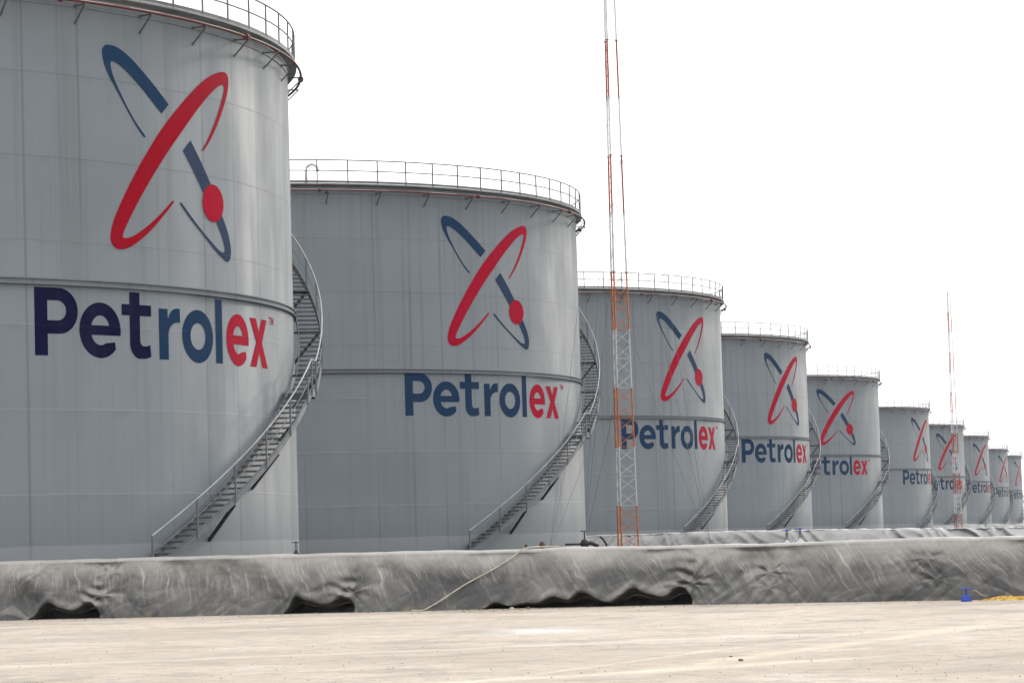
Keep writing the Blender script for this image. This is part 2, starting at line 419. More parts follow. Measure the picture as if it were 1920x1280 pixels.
def g_t():
    return [[(0, 1.24), (0.30, 1.24), (0.30, 0.52)] + arcp(0.72, 0.42, 0.42, 0.44, 180, 262, 10) + [(0.96, 0.0), (1.14, 0.06), (1.10, 0.40), (0.95, 0.355)] +
            arcp(0.86, 0.50, 0.16, 0.145, 270, 180, 8) + [(0.70, 1.24), (1.16, 1.24), (1.16, 1.56), (0.70, 1.56), (0.70, 1.92), (0.30, 1.92), (0.30, 1.56), (0, 1.56)]]
def g_r():
    return [[(0, 0), (0.40, 0), (0.40, 0.72)] + arcp(0.84, 0.72, 0.44, 0.40, 180, 100, 10) + [(0.93, 1.115), (0.93, 1.53), (0.80, 1.535)] +
            arcp(0.78, 1.06, 0.40, 0.47, 100, 160, 8) + [(0.38, 1.24), (0.38, 1.50), (0, 1.50)]]
def g_o():
    return [arcp(0.77, 0.755, 0.775, 0.795, 0, 351, 40), arcp(0.77, 0.755, 0.375, 0.40, 0, 351, 40)]
def g_l(): return [[(0, 0), (0.37, 0), (0.37, 1.93), (0, 1.93)]]
def g_x():
    return [[(0, 0), (0.47, 0), (0.72, 0.46), (0.97, 0), (1.46, 0), (0.97, 0.77), (1.43, 1.52), (0.97, 1.52), (0.73, 1.10), (0.50, 1.52), (0.03, 1.52), (0.49, 0.78)]]
def tm_T(): return [[(0.08, 0), (0.12, 0), (0.12, 0.21), (0.20, 0.21), (0.20, 0.25), (0, 0.25), (0, 0.21), (0.08, 0.21)]]
def tm_M(): return [[(0, 0), (0.04, 0), (0.04, 0.17), (0.10, 0.06), (0.13, 0.06), (0.19, 0.17), (0.19, 0), (0.23, 0), (0.23, 0.25), (0.19, 0.25), (0.115, 0.12), (0.04, 0.25), (0, 0.25)]]
LET = [(glyph('letter', g_P(), 0.0), 0), (glyph('letter', g_e(), 1.46), 0), (glyph('letter', g_t(), 2.99), 0), (glyph('letter', g_r(), 4.47), 1),
       (glyph('letter', g_o(), 5.49), 2), (glyph('letter', g_l(), 7.19), 2), (glyph('letter', g_e(1.46), 7.80), 3), (glyph('letter', g_x(), 9.34), 3)]
TM = [glyph('trademark_sign', tm_T(), 11.02), glyph('trademark_sign', tm_M(), 11.26)]
for l in TM:
    for v in l.vertices: v.co.z += 1.40
# the trademark sign is one small mesh
def merge_meshes(name, ms):
    bm = bmesh.new()
    for q in ms: bm.from_mesh(q)
    me = bpy.data.meshes.new(name); bm.to_mesh(me); bm.free(); return me
TMm = merge_meshes('trademark_sign', TM)

# ------------------------------------------------------------------ tank pieces shared by all the tanks
def data(mb, name, mat, smooth=False):
    o = mb.build(name, mat, None, smooth); me = o.data; bpy.data.objects.remove(o); return me
D = {}
def make_pieces():
    b = MB()   # shell with its courses: lower plates are a little thicker
    prof = []
    for k in range(7):
        r = R + 0.003 * (6 - k) * 0.5 - 0.006
        prof += [(r, k * CO + (0.002 if k else 0)), (r, (k + 1) * CO)]
    b.lathe(prof, n=288); D['shell'] = data(b, 'shell', M['shell'], True)
    b = MB(); b.lathe([(R - 0.02, H - 0.03), (R + 0.02, H + 0.012), (R * 0.5, H + 0.53), (0.01, H + 1.05)], n=144)
    D['roof'] = data(b, 'roof', M['roof'], True)
    b = MB()   # rim walkway: plate, dark soffit, top angle and toe board
    b.lathe([(R - 0.5, H + 0.03), (R + 0.30, H + 0.03), (R + 0.30, H - 0.03), (R + 0.02, H - 0.10), (R + 0.012, H - 0.16), (R - 0.5, H - 0.02)], n=216, closed=True)
    b.lathe([(R + 0.004, H - 0.40), (R + 0.022, H - 0.40), (R + 0.022, H - 0.385), (R + 0.004, H - 0.385)], n=216, closed=True)
    D['kerb'] = data(b, 'rim_walkway', M['kerb'])
    b = MB(); b.lathe([(R + 0.245, H + 0.05), (R + 0.255, H + 0.05), (R + 0.255, H + 0.15), (R + 0.245, H + 0.15)], n=216, closed=True)
    D['toe'] = data(b, 'toe_board', M['guard'])
    b = MB()   # wind girder: two flanges and a web
    b.lathe([(R + 0.004, 8.52), (R + 0.10, 8.52), (R + 0.10, 8.485), (R + 0.045, 8.485), (R + 0.045, 8.37), (R + 0.10, 8.37), (R + 0.10, 8.335), (R + 0.004, 8.335)], n=216, closed=True)
    D['girder'] = data(b, 'wind_girder', M['shell'])
    def ring(r, z, n=144): return [pol(r, 360 * i / n, z) for i in range(n)]
    b = MB(); b.tube(ring(R + 0.24, H + 1.08), 0.027, 6, True); b.tube(ring(R + 0.24, H + 0.60), 0.024, 6, True)
    D['guard'] = data(b, 'guard_rail', M['guard'], True)
    b = MB(); b.box((0, 0, 0.53), (0.045, 0.045, 1.08)); b.box((0, 0, 0.0), (0.10, 0.10, 0.02)); D['gpost'] = data(b, 'post', M['guard'])
    b = MB()
    for i in range(72): p = pol(R + 0.24, 5 * i, H + 0.53); b.box(p, (0.05, 0.05, 1.08), math.radians(5 * i))
    D['gposts'] = data(b, 'guard_rail_posts', M['guard'])
    b = MB(); b.tube(ring(R + 0.44, H - 0.30), 0.042, 10, True); D['pipe'] = data(b, 'fire_water_pipe', M['pipe'], True)
    def bracket(b, r0, T):
        b.bar(T(0, -0.37), T(0.52, -0.37), 0.042); b.bar(T(0.0, -0.86), T(0.48, -0.40), 0.038); b.box(T(0.01, -0.37), (0.03, 0.08, 0.09)); b.box(T(0.01, -0.86), (0.03, 0.06, 0.07))
    b = MB(); bracket(b, R, lambda x, z: Vector((x, 0, z))); D['brk'] = data(b, 'bracket', M['tread'])
    b = MB()
    for i in range(44):
        a = 360 * i / 44
        b.bar(pol(R, a, H - .37), pol(R + .52, a, H - .37), .05); b.bar(pol(R, a, H - .86), pol(R + .48, a, H - .40), .05)
    D['brks'] = data(b, 'pipe_brackets', M['tread'])
    b = MB(); b.tube([(0, -0.05, 0), (0, -0.012, 0)], 0.10, 12); b.tube([(0, 0.012, 0), (0, 0.05, 0)], 0.10, 12); D['flange'] = data(b, 'pipe_flange', M['pipe'])
make_pieces()

# stairs: angles relative to the foot; rise 0.1722 m a step
RI, RO = R + 0.16, R + 0.92
NS = 97; RISE = H / (NS + 0.5); K_LAND = 32
def step_ang(k):
    a = 0.0
    s = RISE / 0.1690      # degrees a step
    if k <= K_LAND: return k * s
    return K_LAND * s + 2.4 + (k - K_LAND) * (RISE / 0.176)
def stair_pieces():
    b = MB(); dth = 0.32 / R
    n = 4
    for r_ in (0,):
        v = []
        for i, r in enumerate(np.linspace(RI + 0.03, RO - 0.03, n)):
            w = 0.145
            for sx, sz in ((-w, -0.02), (w, -0.02), (w, 0.02), (-w, 0.02)): v.append((r, sx, sz))
        f = []
        for i in range(n - 1):
            for k in range(4): f.append((i * 4 + k, (i + 1) * 4 + k, (i + 1) * 4 + (k + 1) % 4, i * 4 + (k + 1) % 4))
        f += [(0, 1, 2, 3), tuple((n - 1) * 4 + k for k in (3, 2, 1, 0))]
        b.add(v, f)
    # nosing
    b.bar((RI + 0.03, -0.15, -0.015), (RO - 0.03, -0.15, -0.015), 0.02, 0.05)
    D['tread'] = data(b, 'tread', M['tread'])
    def path(r, z_off, a0=None, a1=None):
        pts = []
        ks = [-0.5] + list(range(0, NS + 1)); 
        for k in ks:
            if k < 0: pts.append(pol(r, -0.6, 0.03 + z_off)); continue
            a = step_ang(k); z = (k + 1) * RISE * (H / (H + RISE)) 
            pts.append(pol(r, a, k * RISE + 0.12 + z_off))
            if k == K_LAND: pts.append(pol(r, a + 2.4, k * RISE + 0.12 + z_off))
        return pts
    def plate(b, r, z0, z1, th=0.012):
        P = path(r, 0.0); v = []; f = []
        for p in P:
            d = Vector((p.x, p.y, 0)).normalized()
            for s_, z in ((-1, z0), (1, z0), (1, z1), (-1, z1)): v.append(p + d * (th * s_) + Vector((0, 0, z)))
        for i in range(len(P) - 1):
            for k in range(4): f.append((i * 4 + k, (i + 1) * 4 + k, (i + 1) * 4 + (k + 1) % 4, i * 4 + (k + 1) % 4))
        f += [(0, 1, 2, 3), tuple((len(P) - 1) * 4 + k for k in (3, 2, 1, 0))]
        b.add(v, f)
    b = MB(); plate(b, RI, -0.10, 0.13); D['str_in'] = data(b, 'stringer', M['steel'])
    b = MB(); plate(b, RO, -0.13, 0.07); plate(b, RO, 0.095, 0.135); D['str_out'] = data(b, 'stringer', M['steel'])
    P = path(RO + 0.02, 0)
    b = MB(); low = [p + Vector((0, 0, 1.05)) for p in P[1:K_LAND + 3]]; low = [low[0] + Vector((0, 0, -0.20))] + low
    high = [p + Vector((0, 0, 1.05)) for p in P[K_LAND + 2:]]
    b.tube(low, 0.026, 8); b.tube([low[-1] + Vector((0, 0, -0.02))] + high, 0.026, 8)
    D['handrail'] = data(b, 'handrail', M['rail'], True)
    b = MB(); b.tube([p + Vector((0, 0, 0.56)) for p in P[1:K_LAND + 3]], 0.017, 6); b.tube([p + Vector((0, 0, 0.56)) for p in P[K_LAND + 2:]], 0.017, 6)
    D['midrail'] = data(b, 'mid_rail', M['steel'], True)
    # landing plate
    b = MB(); a0 = step_ang(K_LAND); z = K_LAND * RISE + 0.12; v = []
    for a in (a0 - 0.1, a0 + 1.2, a0 + 2.5):
        for r, zz in ((RI - 0.1, z - 0.05), (RO, z - 0.05), (RO, z), (RI - 0.1, z)): v.append(pol(r, a, zz))
    b.add(v, [(0, 1, 5, 4), (4, 5, 9, 8), (2, 3, 7, 6), (6, 7, 11, 10), (1, 2, 6, 5), (5, 6, 10, 9), (3, 0, 4, 7), (7, 4, 8, 11), (0, 3, 2, 1), (8, 9, 10, 11)])
    b.bar(pol(R, a0 + 0.1, z - 0.12), pol(RO, a0 + 0.1, z - 0.12), 0.07, 0.12); b.bar(pol(R, a0 + 2.3, z - 0.12), pol(RO, a0 + 2.3, z - 0.12), 0.07, 0.12)
    D['landing'] = data(b, 'landing', M['tread'])
    b = MB(); b.bar((0, 0, -0.10), (0, 0, 1.05), 0.045, 0.05); D['spost'] = data(b, 'post', M['steel'])
stair_pieces()
POSTS = [0, 6, 12, 18, 24, 30, K_LAND, 'L', 38, 44, 50, 56, 62, 68, 74, 80, 86, 92, 97]
BRACES = [3.0 + 9.2 * i for i in range(11)]
def z_at(a):
    for k in range(NS):
        if step_ang(k + 1) >= a: return k * RISE + RISE * (a - step_ang(k)) / (step_ang(k + 1) - step_ang(k)) + 0.12
    return H
def brace_mesh(a):
    b = MB(); z = z_at(a)
    zb = z - 1.2
    if zb < 0.05: return None
    b.bar(pol(RO - 0.02, a, z - 0.15), pol(R + 0.01, a - 0.3, zb), 0.09, 0.09)
    b.bar(pol(R, a, z - 0.16), pol(RO, a, z - 0.16), 0.06, 0.07)
    return data(b, 'brace', M['black'])
BM_ = [brace_mesh(a) for a in BRACES]

def far_stairs():
    b = MB()
    for k in range(NS):
        a = step_ang(k) + (2.4 if False else 0); z = (k + 0.5) * RISE + 0.1
        b.bar(pol(RI, a, z), pol(RO, a, z), 0.26, 0.05)
    for p in POSTS:
        if p == 'L': continue
        a = step_ang(p); z = p * RISE + 0.12; b.bar(pol(RO + .02, a, z - .1), pol(RO + .02, a, z + 1.05), 0.05)
    for a in BRACES:
        z = z_at(a)
        if z > 1.2: b.bar(pol(RO, a, z - .15), pol(R, a - 1.6, z - 1.0), .07)
    return data(b, 'treads_and_posts', M['tread'])
D['fartreads'] = far_stairs()

def put(name, me, parent, loc=(0, 0, 0), rz=0.0, mat=None, ry=0.0):
    o = bpy.data.objects.new(name, me); o.location = loc; o.rotation_euler = (0, ry, math.radians(rz)); link(o, parent)
    if mat:
        o.material_slots[0].link = 'OBJECT'; o.material_slots[0].material = mat
    return o
for me in list(em.values()) + [l[0] for l in LET] + [TMm]:
    if not me.materials: me.materials.append(M['blue'])

LABELS = ["huge grey storage tank nearest the camera, cut off by the left edge of the photo",
          "grey storage tank second from the left, with a white gooseneck vent on its roof",
          "grey storage tank standing directly behind the near orange and white lattice mast",
          "grey storage tank fourth from the left, right of the tank behind the near mast",
          "fifth grey tank from the left, emblem at its left edge and its first letters hidden",
          "sixth grey storage tank from the left, emblem and name wrapping round its right side",
          "grey storage tank directly behind the distant red and white mast",
          "grey storage tank eighth from the left, first one right of the distant mast",
          "small far grey storage tank, last but one at the right end of the row",
          "farthest and smallest grey storage tank, cut off by the right edge of the photo"]
def make_tank(i):
    x, y = TANKS[i]
    t = empty('storage_tank', (x, y, 0)); tag(t, LABELS[i], 'storage tank', 'grey storage tanks standing in a row')
    near = True
    put('shell', D['shell'], t, rz=17.0 * i); put('roof', D['roof'], t)
    put('rim_walkway', D['kerb'], t); put('wind_girder', D['girder'], t)
    g = put('guard_rail', D['guard'], t)
    put('toe_board', D['toe'], g)
    ph = [0.4, 3.6, 1.0, 2.2, 3.1][i % 5] if near else 0.0
    if near:
        for k in range(74): a = k * 360 / 74 + ph; put('post', D['gpost'], g, pol(R + 0.24, a, H), a)
    else: put('guard_rail_posts', D['gposts'], g)
    p = put('fire_water_pipe', D['pipe'], t)
    if near:
        for k in range(43): a = k * 360 / 43 + [4.0, 2.6, 1, 5, 2][i % 5]; put('bracket', D['brk'], p, pol(R, a, H), a)
        for k in range(13): a = k * 360 / 13 + [6.5, 9.0, 3, 8, 1][i % 5]; put('pipe_flange', D['flange'], p, pol(R + 0.44, a, H - 0.30), a)
    else: put('pipe_brackets', D['brks'], p)
    s0 = STR[i]
    if near:
        st = put('handrail', D['handrail'], t, rz=s0)
        st.name = 'staircase'
        put('mid_rail', D['midrail'], st); put('stringer', D['str_in'], st); put('stringer', D['str_out'], st); put('landing', D['landing'], st)
        for k in range(NS):
            a = step_ang(k) if k != K_LAND else None
            if a is None: continue
            put('tread', D['tread'], st, (0, 0, (k + 0.0) * RISE + 0.12), a)
        for q in POSTS:
            a = step_ang(K_LAND) + 2.4 if q == 'L' else step_ang(q)
            z = (K_LAND if q == 'L' else q) * RISE + 0.12
            put('post', D['spost'], st, pol(RO + 0.03, a, z), a)
        for me in BM_:
            if me: put('brace', me, st)
    else:
        st = put('staircase', D['handrail'], t, rz=s0)
        put('mid_rail', D['midrail'], st); put('stringer', D['str_in'], st); put('stringer', D['str_out'], st); put('treads_and_posts', D['fartreads'], st)
    # signwriting
    dz = 0.12 if i == 1 else 0.0
    e = put('emblem', em['red'], t, (0, 0, dz), rz=EMB[i], mat=M['darkred'] if i == 0 else M['red'])
    put('emblem_arc', em['blue'], e, mat=M['blue']); put('emblem_arc', em['low'], e, mat=M['slate']); put('emblem_dot', em['dot'], e, mat=M['red'])
    for me, c in LET:
        m = M['red'] if c == 3 else (M['navy'] if (c == 0 and i == 0) else M['blue'])
        put('letter', me, t, (0, 0, dz * 0.6), rz=TXT[i], mat=m)
    put('trademark_sign', TMm, t, (0, 0, dz * 0.6), rz=TXT[i], mat=M['red'])
    if i == 1:
        b = MB(); c = pol(R - 0.8, -75.3, 0); pts = [(c.x, c.y, H - 0.05), (c.x, c.y, H + 0.75)]
        for q in range(1, 9):
            a = math.pi - math.pi * q / 8; pts.append((c.x + 0.26 + 0.26 * math.cos(a), c.y, H + 0.75 + 0.26 * math.sin(a)))
        pts.append((c.x + 0.52, c.y, H + 0.68))
        b.tube(pts, 0.065, 12); b.build('gooseneck_vent', M['white'], t, True)
for i in range(10): make_tank(i)

# ------------------------------------------------------------------ tarpaulin-covered containment berms
def tarp_material(name, base, dust_and_light, k=1.0):
    m = NM(name, 0.42, 0.0, 0.5)
    uv = m.coord('UV'); u, v, _ = m.sep(uv)
    obj = m.coord('Object')
    sl = m.ramp(u, -6.0, 30.0, 0.10, 0.95)
    us = m.math('ADD', u, m.math('MULTIPLY', v, sl))
    warp = m.math('MULTIPLY', m.math('SUBTRACT', m.noise(uv, 1.3, 3), 0.5), 0.5)
    us = m.math('ADD', us, warp)
    s1 = m.ramp(m.noise(m.vec(m.math('MULTIPLY', us, 13.0), m.math('MULTIPLY', v, 0.8), 0.0), 1.0, 6, 0.65), 0.50, 0.74)
    s2 = m.ramp(m.noise(m.vec(m.math('MULTIPLY', us, 34.0), m.math('MULTIPLY', v, 1.6), 3.0), 1.0, 4, 0.6), 0.55, 0.78)
    cloud = m.ramp(m.noise(uv, 0.9, 5, 0.6, 0.5), 0.34, 0.68)
    top = m.ramp(v, 0.75, 1.25)
    c = m.mix(m.math('MULTIPLY', cloud, m.ramp(v, 0.1, 1.3, 0.20, 0.95)), base, tuple((a + b) / 2 for a, b in zip(base, dust_and_light)))
    f = m.math('ADD', m.math('MULTIPLY', s1, m.ramp(cloud, 0, 1, 0.35, 1.0)), m.math('MULTIPLY', s2, 0.60))
    f = m.math('MULTIPLY', f, m.ramp(v, 0.10, 1.15, 0.22, 1.6))
    c = m.mix(m.math('MULTIPLY', f, 0.85 * k, None, True), c, dust_and_light)
    c = m.mix(m.math('MULTIPLY', top, 0.45), c, dust_and_light)
    # sand splash along the foot
    foot = m.math('MULTIPLY', m.ramp(v, 0.22, 0.0), m.ramp(m.noise(uv, 2.3, 5, 0.6), 0.50, 0.68, 0.0, 0.6))
    c = m.mix(m.math('MULTIPLY', foot, 0.7), c, (0.36, 0.27, 0.14))
    # fold highlights put into the colour: upward-facing cloth painted lighter
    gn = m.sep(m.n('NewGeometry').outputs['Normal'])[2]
    c = m.mix(m.math('MULTIPLY', m.ramp(gn, 0.34, 0.95), 0.50), c, dust_and_light)
    c = m.mix(m.ramp(gn, 0.38, -0.05, 0.0, 0.8), c, tuple(v_ * 0.45 for v_ in base))  # shade of steep and overhanging folds, also put into the colour
    m.color(c)
    m.put(m.b.inputs['Roughness'], m.ramp(f, 0.0, 0.8, 0.36, 0.62))
    h = m.math('ADD', m.noise(uv, 7.0, 5, 0.6), m.math('MULTIPLY', m.noise(m.vec(m.math('MULTIPLY', us, 6.0), v, 0.0), 2.0, 4, 0.6), 0.8))
    m.bump(h, 0.6, 0.02)
    return m.m
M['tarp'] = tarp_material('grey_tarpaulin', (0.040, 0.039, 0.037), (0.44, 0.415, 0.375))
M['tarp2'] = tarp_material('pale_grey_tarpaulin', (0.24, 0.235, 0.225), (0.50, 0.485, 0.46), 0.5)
M['core'] = simple('shade_black_core', (0.016, 0.016, 0.016), 0.5, 0.0, 0.4, 2.0, 0.4)  # colour stands in for the deep shade behind the hem

class Path:
    def __init__(s, pts):
        P = np.array(catmull(pts, 40, False)); s.P = P
        d = np.linalg.norm(np.diff(P, axis=0), axis=1); s.L = np.concatenate([[0], np.cumsum(d)])
    def at(s, q):
        x = np.interp(q, s.L, s.P[:, 0]); y = np.interp(q, s.L, s.P[:, 1])
        e = 0.4
        tx = np.interp(q + e, s.L, s.P[:, 0]) - np.interp(q - e, s.L, s.P[:, 0]); ty = np.interp(q + e, s.L, s.P[:, 1]) - np.interp(q - e, s.L, s.P[:, 1])
        n = np.hypot(tx, ty) + 1e-9; return x, y, ty / n, -tx / n     # outward (towards the road) normal
    def s_of_ray(s, k):
        """arc length where the path meets the camera ray x/y = k"""
        r = s.P[:, 0] - k * s.P[:, 1]; return float(np.interp(0, r, s.L))
def xray(px, py):
    x = px - 960; v = py - 640
    u_ = x * math.cos(ROLL) - v * math.sin(ROLL); v_ = x * math.sin(ROLL) + v * math.cos(ROLL)
    d = (u_, F * math.cos(PITCH) + v_ * math.sin(PITCH), F * math.sin(PITCH) - v_ * math.cos(PITCH))
    return d[0] / d[1], d[2] / d[1]

FP = Path([(-46, 72.5), (-30, 67.8), (-12.02, 62.29), (-4, 60.2), (3.54, 58.1), (10.3, 54.9), (22, 48.5), (34, 41.5)])
SX = {px: FP.s_of_ray(xray(px, 1140)[0]) for px in (187, 665, 1297, 1437, 1737, 0, 1920, 510, 165, 620, 1260, 940, 1760)}
S0 = SX[0]; PXM = (SX[1920] - SX[0]) / 1920.0
def s_px(px): return float(np.interp(px, [0, 187, 665, 1297, 1760, 1920], [SX[0], SX[187], SX[665], SX[1297], SX[1760], SX[1920]]))
# height of the lifted hem before a seam (pixels of the photo left of the seam -> metres)
GAP = [(-395, 0), (-380, 1), (-362, 14), (-352, 7), (-335, 4), (-320, 6), (-305, 11), (-290, 7), (-272, 11), (-257, 27), (-235, 15), (-222, 10), (-208, 32), (-195, 29), (-178, 17), (-160, 9), (-145, 8), (-128, 20), (-115, 37), (-100, 31), (-80, 22), (-60, 16), (-45, 18), (-30, 32), (-18, 38), (-8, 24), (0, 12)]
def gap(s):
    g = np.zeros_like(s)
    for px, lim in ((187, -150), (665, -140), (1297, -400)):
        d = (s - s_px(px)) / PXM
        gg = sum(np.interp(d + o_, [a for a, _ in GAP], [b for _, b in GAP]) * w_ for o_, w_ in ((-9, .1), (-5, .22), (0, .36), (5, .22), (9, .1))) * 0.0115
        gg = gg * 0.78 * (1 + 0.2 * perlin(s * 2.5, s * 0, 31))
        gg = np.maximum(gg, 0)
        gg = gg * sstep(lim, lim + 30, d) * (d <= 0.5)
        g = np.maximum(g, gg)
    return g
PINCH = [(187, 0.50, 0.55, .30), (657, 0.42, 0.6, .32), (1294, 0.42, 0.7, .34), (1437, 0.62, 0.55, .30), (1442, 0.30, 0.25, .25),
         (1737, 0.85, 0.36, .30), (1757, 0.42, 0.4, .25), (60, 1.08, 0.25, .25), (195, 1.0, 0.25, .3)]
def top_z(s):   # crest height along the front berm
    return np.interp(s, [S0 - 30, S0, s_px(320), s_px(640), s_px(960), s_px(1280), s_px(1600), s_px(1920), s_px(1920) + 30], [.60, .60, .60, .57, .55, .53, .53, .535, .55])
def disp(s, h, seed=0):
    """outward displacement of the tarpaulin at arc length s and height h above the road"""
    hh = h
    d = 0.11 * perlin(s * 0.42, hh * 0.7, seed + 1) + 0.08 * perlin(s * 1.0 + hh * 0.5, hh * 0.9, seed + 2)
    # folds that hang from the crest and splay towards the foot
    w = perlin(s * 0.5, hh * 0.7, seed + 9) * 0.6
    low = 1 - sstep(0.15, 0.85, hh)
    d += (0.010 + 0.050 * low) * (ridge(s * 0.9 + w + 0.5 * hh, hh * 0.55 + w, seed + 3) - 0.5)
    d += (0.004 + 0.014 * low) * (ridge(s * 2.4 - hh * 1.1 + w * 2, hh * 1.0, seed + 4) - 0.5)
    # sharp creases running down and across the sheet
    c1 = np.abs(perlin(s * 0.9 + hh * 0.8 + w * 1.5, hh * 0.9 - s * 0.15, seed + 15)); d += (0.006 + 0.026 * low) * np.minimum(c1 * 3.0, 0.5)
    c2 = np.abs(perlin(s * 1.9 - hh * 1.6 + w, hh * 1.4 + s * 0.3, seed + 16)); d -= (0.002 + 0.010 * low) * np.exp(-c2 * 8)
    c3 = np.abs(perlin(s * 3.8 + w * 3, hh * 0.8, seed + 17)); d += (0.003 + 0.003 * low) * np.exp(-c3 * 8)
    d += 0.004 * perlin(s * 6, hh * 3.0, seed + 6) + 0.002 * perlin(s * 13 + hh * 3, hh * 9, seed + 7)
    return d
def front_disp(s, h):
    d = disp(s, h, 0)
    for px, hp, amp, rad in PINCH:
        s0 = s_px(px); dx = s - s0; dz = (h - hp) * 1.1; r = np.hypot(dx, dz) + 1e-6; ph = np.arctan2(dz, dx)
        fall = np.exp(-(r / (rad * 2.6)) ** 2) * sstep(0.0, rad * 0.5, r)
        ang_n = perlin(np.cos(ph) * 1.3 + px * .37 + r * 1.3, np.sin(ph) * 1.9 + r * 2.6, 8) + 0.35 * perlin(np.cos(ph) * 4.1 + px * .11, np.sin(ph) * 4.1 + r, 12)
        fall2 = np.exp(-(np.hypot(dx * 0.45, dz * 1.35) / (rad * 3.0)) ** 2) * sstep(0.0, rad * 0.4, r)
        d += 0.062 * amp * ang_n * fall2
        d += 0.05 * amp * np.exp(-(r / 0.07) ** 2) - 0.03 * amp * np.exp(-((r - 0.15) / 0.07) ** 2)
    for px in (187, 665, 1297, 1757):
        dx = s - s_px(px)
        k = 1.0 if px != 1757 else 0.35
        wv = h + 0.25 * dx + 0.05 * perlin(dx * 3, h * 2, px % 31)
        d += 0.055 * k * np.sin(wv * 2 * math.pi / 0.235) * np.exp(-((dx + 0.22) / 0.24) ** 2) * np.exp(-((h - 0.52) / 0.26) ** 2) * (dx < 0)
        d += 0.030 * np.exp(-(dx / 0.10) ** 2) * (0.5 + perlin(h * 5.0, dx * 2, px % 50))
        d += np.where(dx > 0, 0.025 * np.exp(-dx / 1.5), 0.0)
    return d

PROF = None
def profile(nf, ntop, nb, hgt, run, wid, back):
    """berm section as (inward offset, height fraction 0..1 / absolute kind)"""
    P = []
    for i in range(nf + 1):
        t = i / nf; P.append((run * t, t * 0.93))
    cx = run
    for i in range(1, 9):
        a = math.pi / 2 * i / 8; P.append((cx + 0.16 * (1 - math.cos(a)), 0.93 + 0.07 * math.sin(a)))
    x = P[-1][0]
    for i in range(1, ntop + 1): P.append((x + wid * i / ntop, 1.0))
    x = P[-1][0]
    for i in range(1, nb + 1): t = i / nb; P.append((x + back * t, 1.0 - t))
    return np.array(P)

def berm_sheet(path, s0, s1, ds, prof, zb, topf, dispf, gapf=None, crumple=0.02, zback=0.0, off=0.0, seed=0):
    S = np.linspace(s0, s1, max(2, int((s1 - s0) / ds)))
    x, y, nx, ny = path.at(S); n = len(S); m = len(prof)
    tz = topf(S) + crumple * perlin(S * 1.3, S * 0 + 2, seed + 21) + crumple * 0.6 * perlin(S * 3.7, S * 0 + 5, seed + 22)
    Hh = tz - zb
    V = np.zeros((m, n, 3)); UV = np.zeros((m, n, 2)); arc = 0
    g = gapf(S) if gapf is not None else np.zeros(n)
    peak = prof[:, 1].argmax()
    for j, (o, f) in enumerate(prof):
        if j: arc += math.hypot(prof[j, 0] - prof[j - 1, 0], (prof[j, 1] - prof[j - 1, 1]) * 1.3)
        if j <= peak or o < prof[peak, 0] + 1e-6:
            h = f * Hh
            # the hem is lifted so the near-black core shows as shade in the tucks
            k = np.clip(1 - f / 0.72, 0, 1) ** 1.3
            h = h + 0.72 * g * k
        else:
            h = (f * (tz - zback) + (zback - zb))
        d = dispf(S, h)
        facing = float(sstep(1.0, 0.86, f)) if j <= peak and o < prof[peak, 0] + 1e-6 else 0.0
        dn = d * (facing + (1 - facing) * 0.35) + off
        if gapf is not None: dn = dn + facing * (0.045 * np.clip(g / 0.2, 0, 1) * np.exp(-((h - g * 1.25 - 0.07) / 0.10) ** 2) - 0.40 * np.clip(g / 0.06, 0, 1) * (1 - sstep(g * 0.80, g * 1.25 + 0.015, h)))
        up = (1 - facing) * d * (0.22 if gapf is not None else 0.10) * (1.0 if j <= peak + 1 or f == 1.0 else 0.4)
        if j == len(prof) - 1: up = up * 0
        V[j, :, 0] = x + nx * (dn - o); V[j, :, 1] = y + ny * (dn - o); V[j, :, 2] = zb + h + up
        UV[j, :, 0] = S - (S0 if path is FP else 0); UV[j, :, 1] = arc if gapf is None else arc
    V[0, :, 2] = np.maximum(V[0, :, 2], zb - 0.02 + (g > 0) * 0.02)
    idx = np.arange(m * n).reshape(m, n)
    Fc = np.stack([idx[:-1, :-1], idx[:-1, 1:], idx[1:, 1:], idx[1:, :-1]], -1).reshape(-1, 4)
    return V.reshape(-1, 3), Fc.tolist(), UV.reshape(-1, 2)

def front_berm():
    root = empty('containment_berm', (float(FP.at(s_px(960))[0]), float(FP.at(s_px(960))[1]), GZ))
    tag(root, "low road-side berm under wrinkled dark grey tarpaulin, nearest the camera, with a hose over it", 'berm', 'tarpaulin covered containment berms')
    org = root.location
    prof = profile(60, 8, 8, 1.3, 0.46, 1.0, 1.3)
    L = FP.L[-1]
    cuts = [0.3, s_px(187), s_px(665), s_px(1297), s_px(1757), L - 0.3]
    for i in range(5):
        a, b = cuts[i], cuts[i + 1]
        ex = 0.0 if i == 0 else 0.02
        ds = 0.028
        if i == 0: a = max(a, S0 - 20)
        V, Fc, UV = berm_sheet(FP, a - ex, b, ds, prof, GZ, top_z, front_disp, gap, 0.012, 0.0, 0.012 * i)
        V = V - np.array(org)
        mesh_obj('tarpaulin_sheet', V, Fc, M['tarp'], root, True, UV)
    # core under the sheets, near black to stand for shade in the hollows
    pc = prof.copy(); pc[:, 0] += 0.62
    V, Fc, UV = berm_sheet(FP, max(0.4, S0 - 20), L - 0.4, 0.06, pc, GZ - 0.05, lambda s: top_z(s) - 0.15, lambda s, h: 0.9 * disp(s * 1.7, h, 5), None, 0.0, -0.1)
    mesh_obj('berm_core', V - np.array(org), Fc, M['core'], root, True, UV)
front_berm()

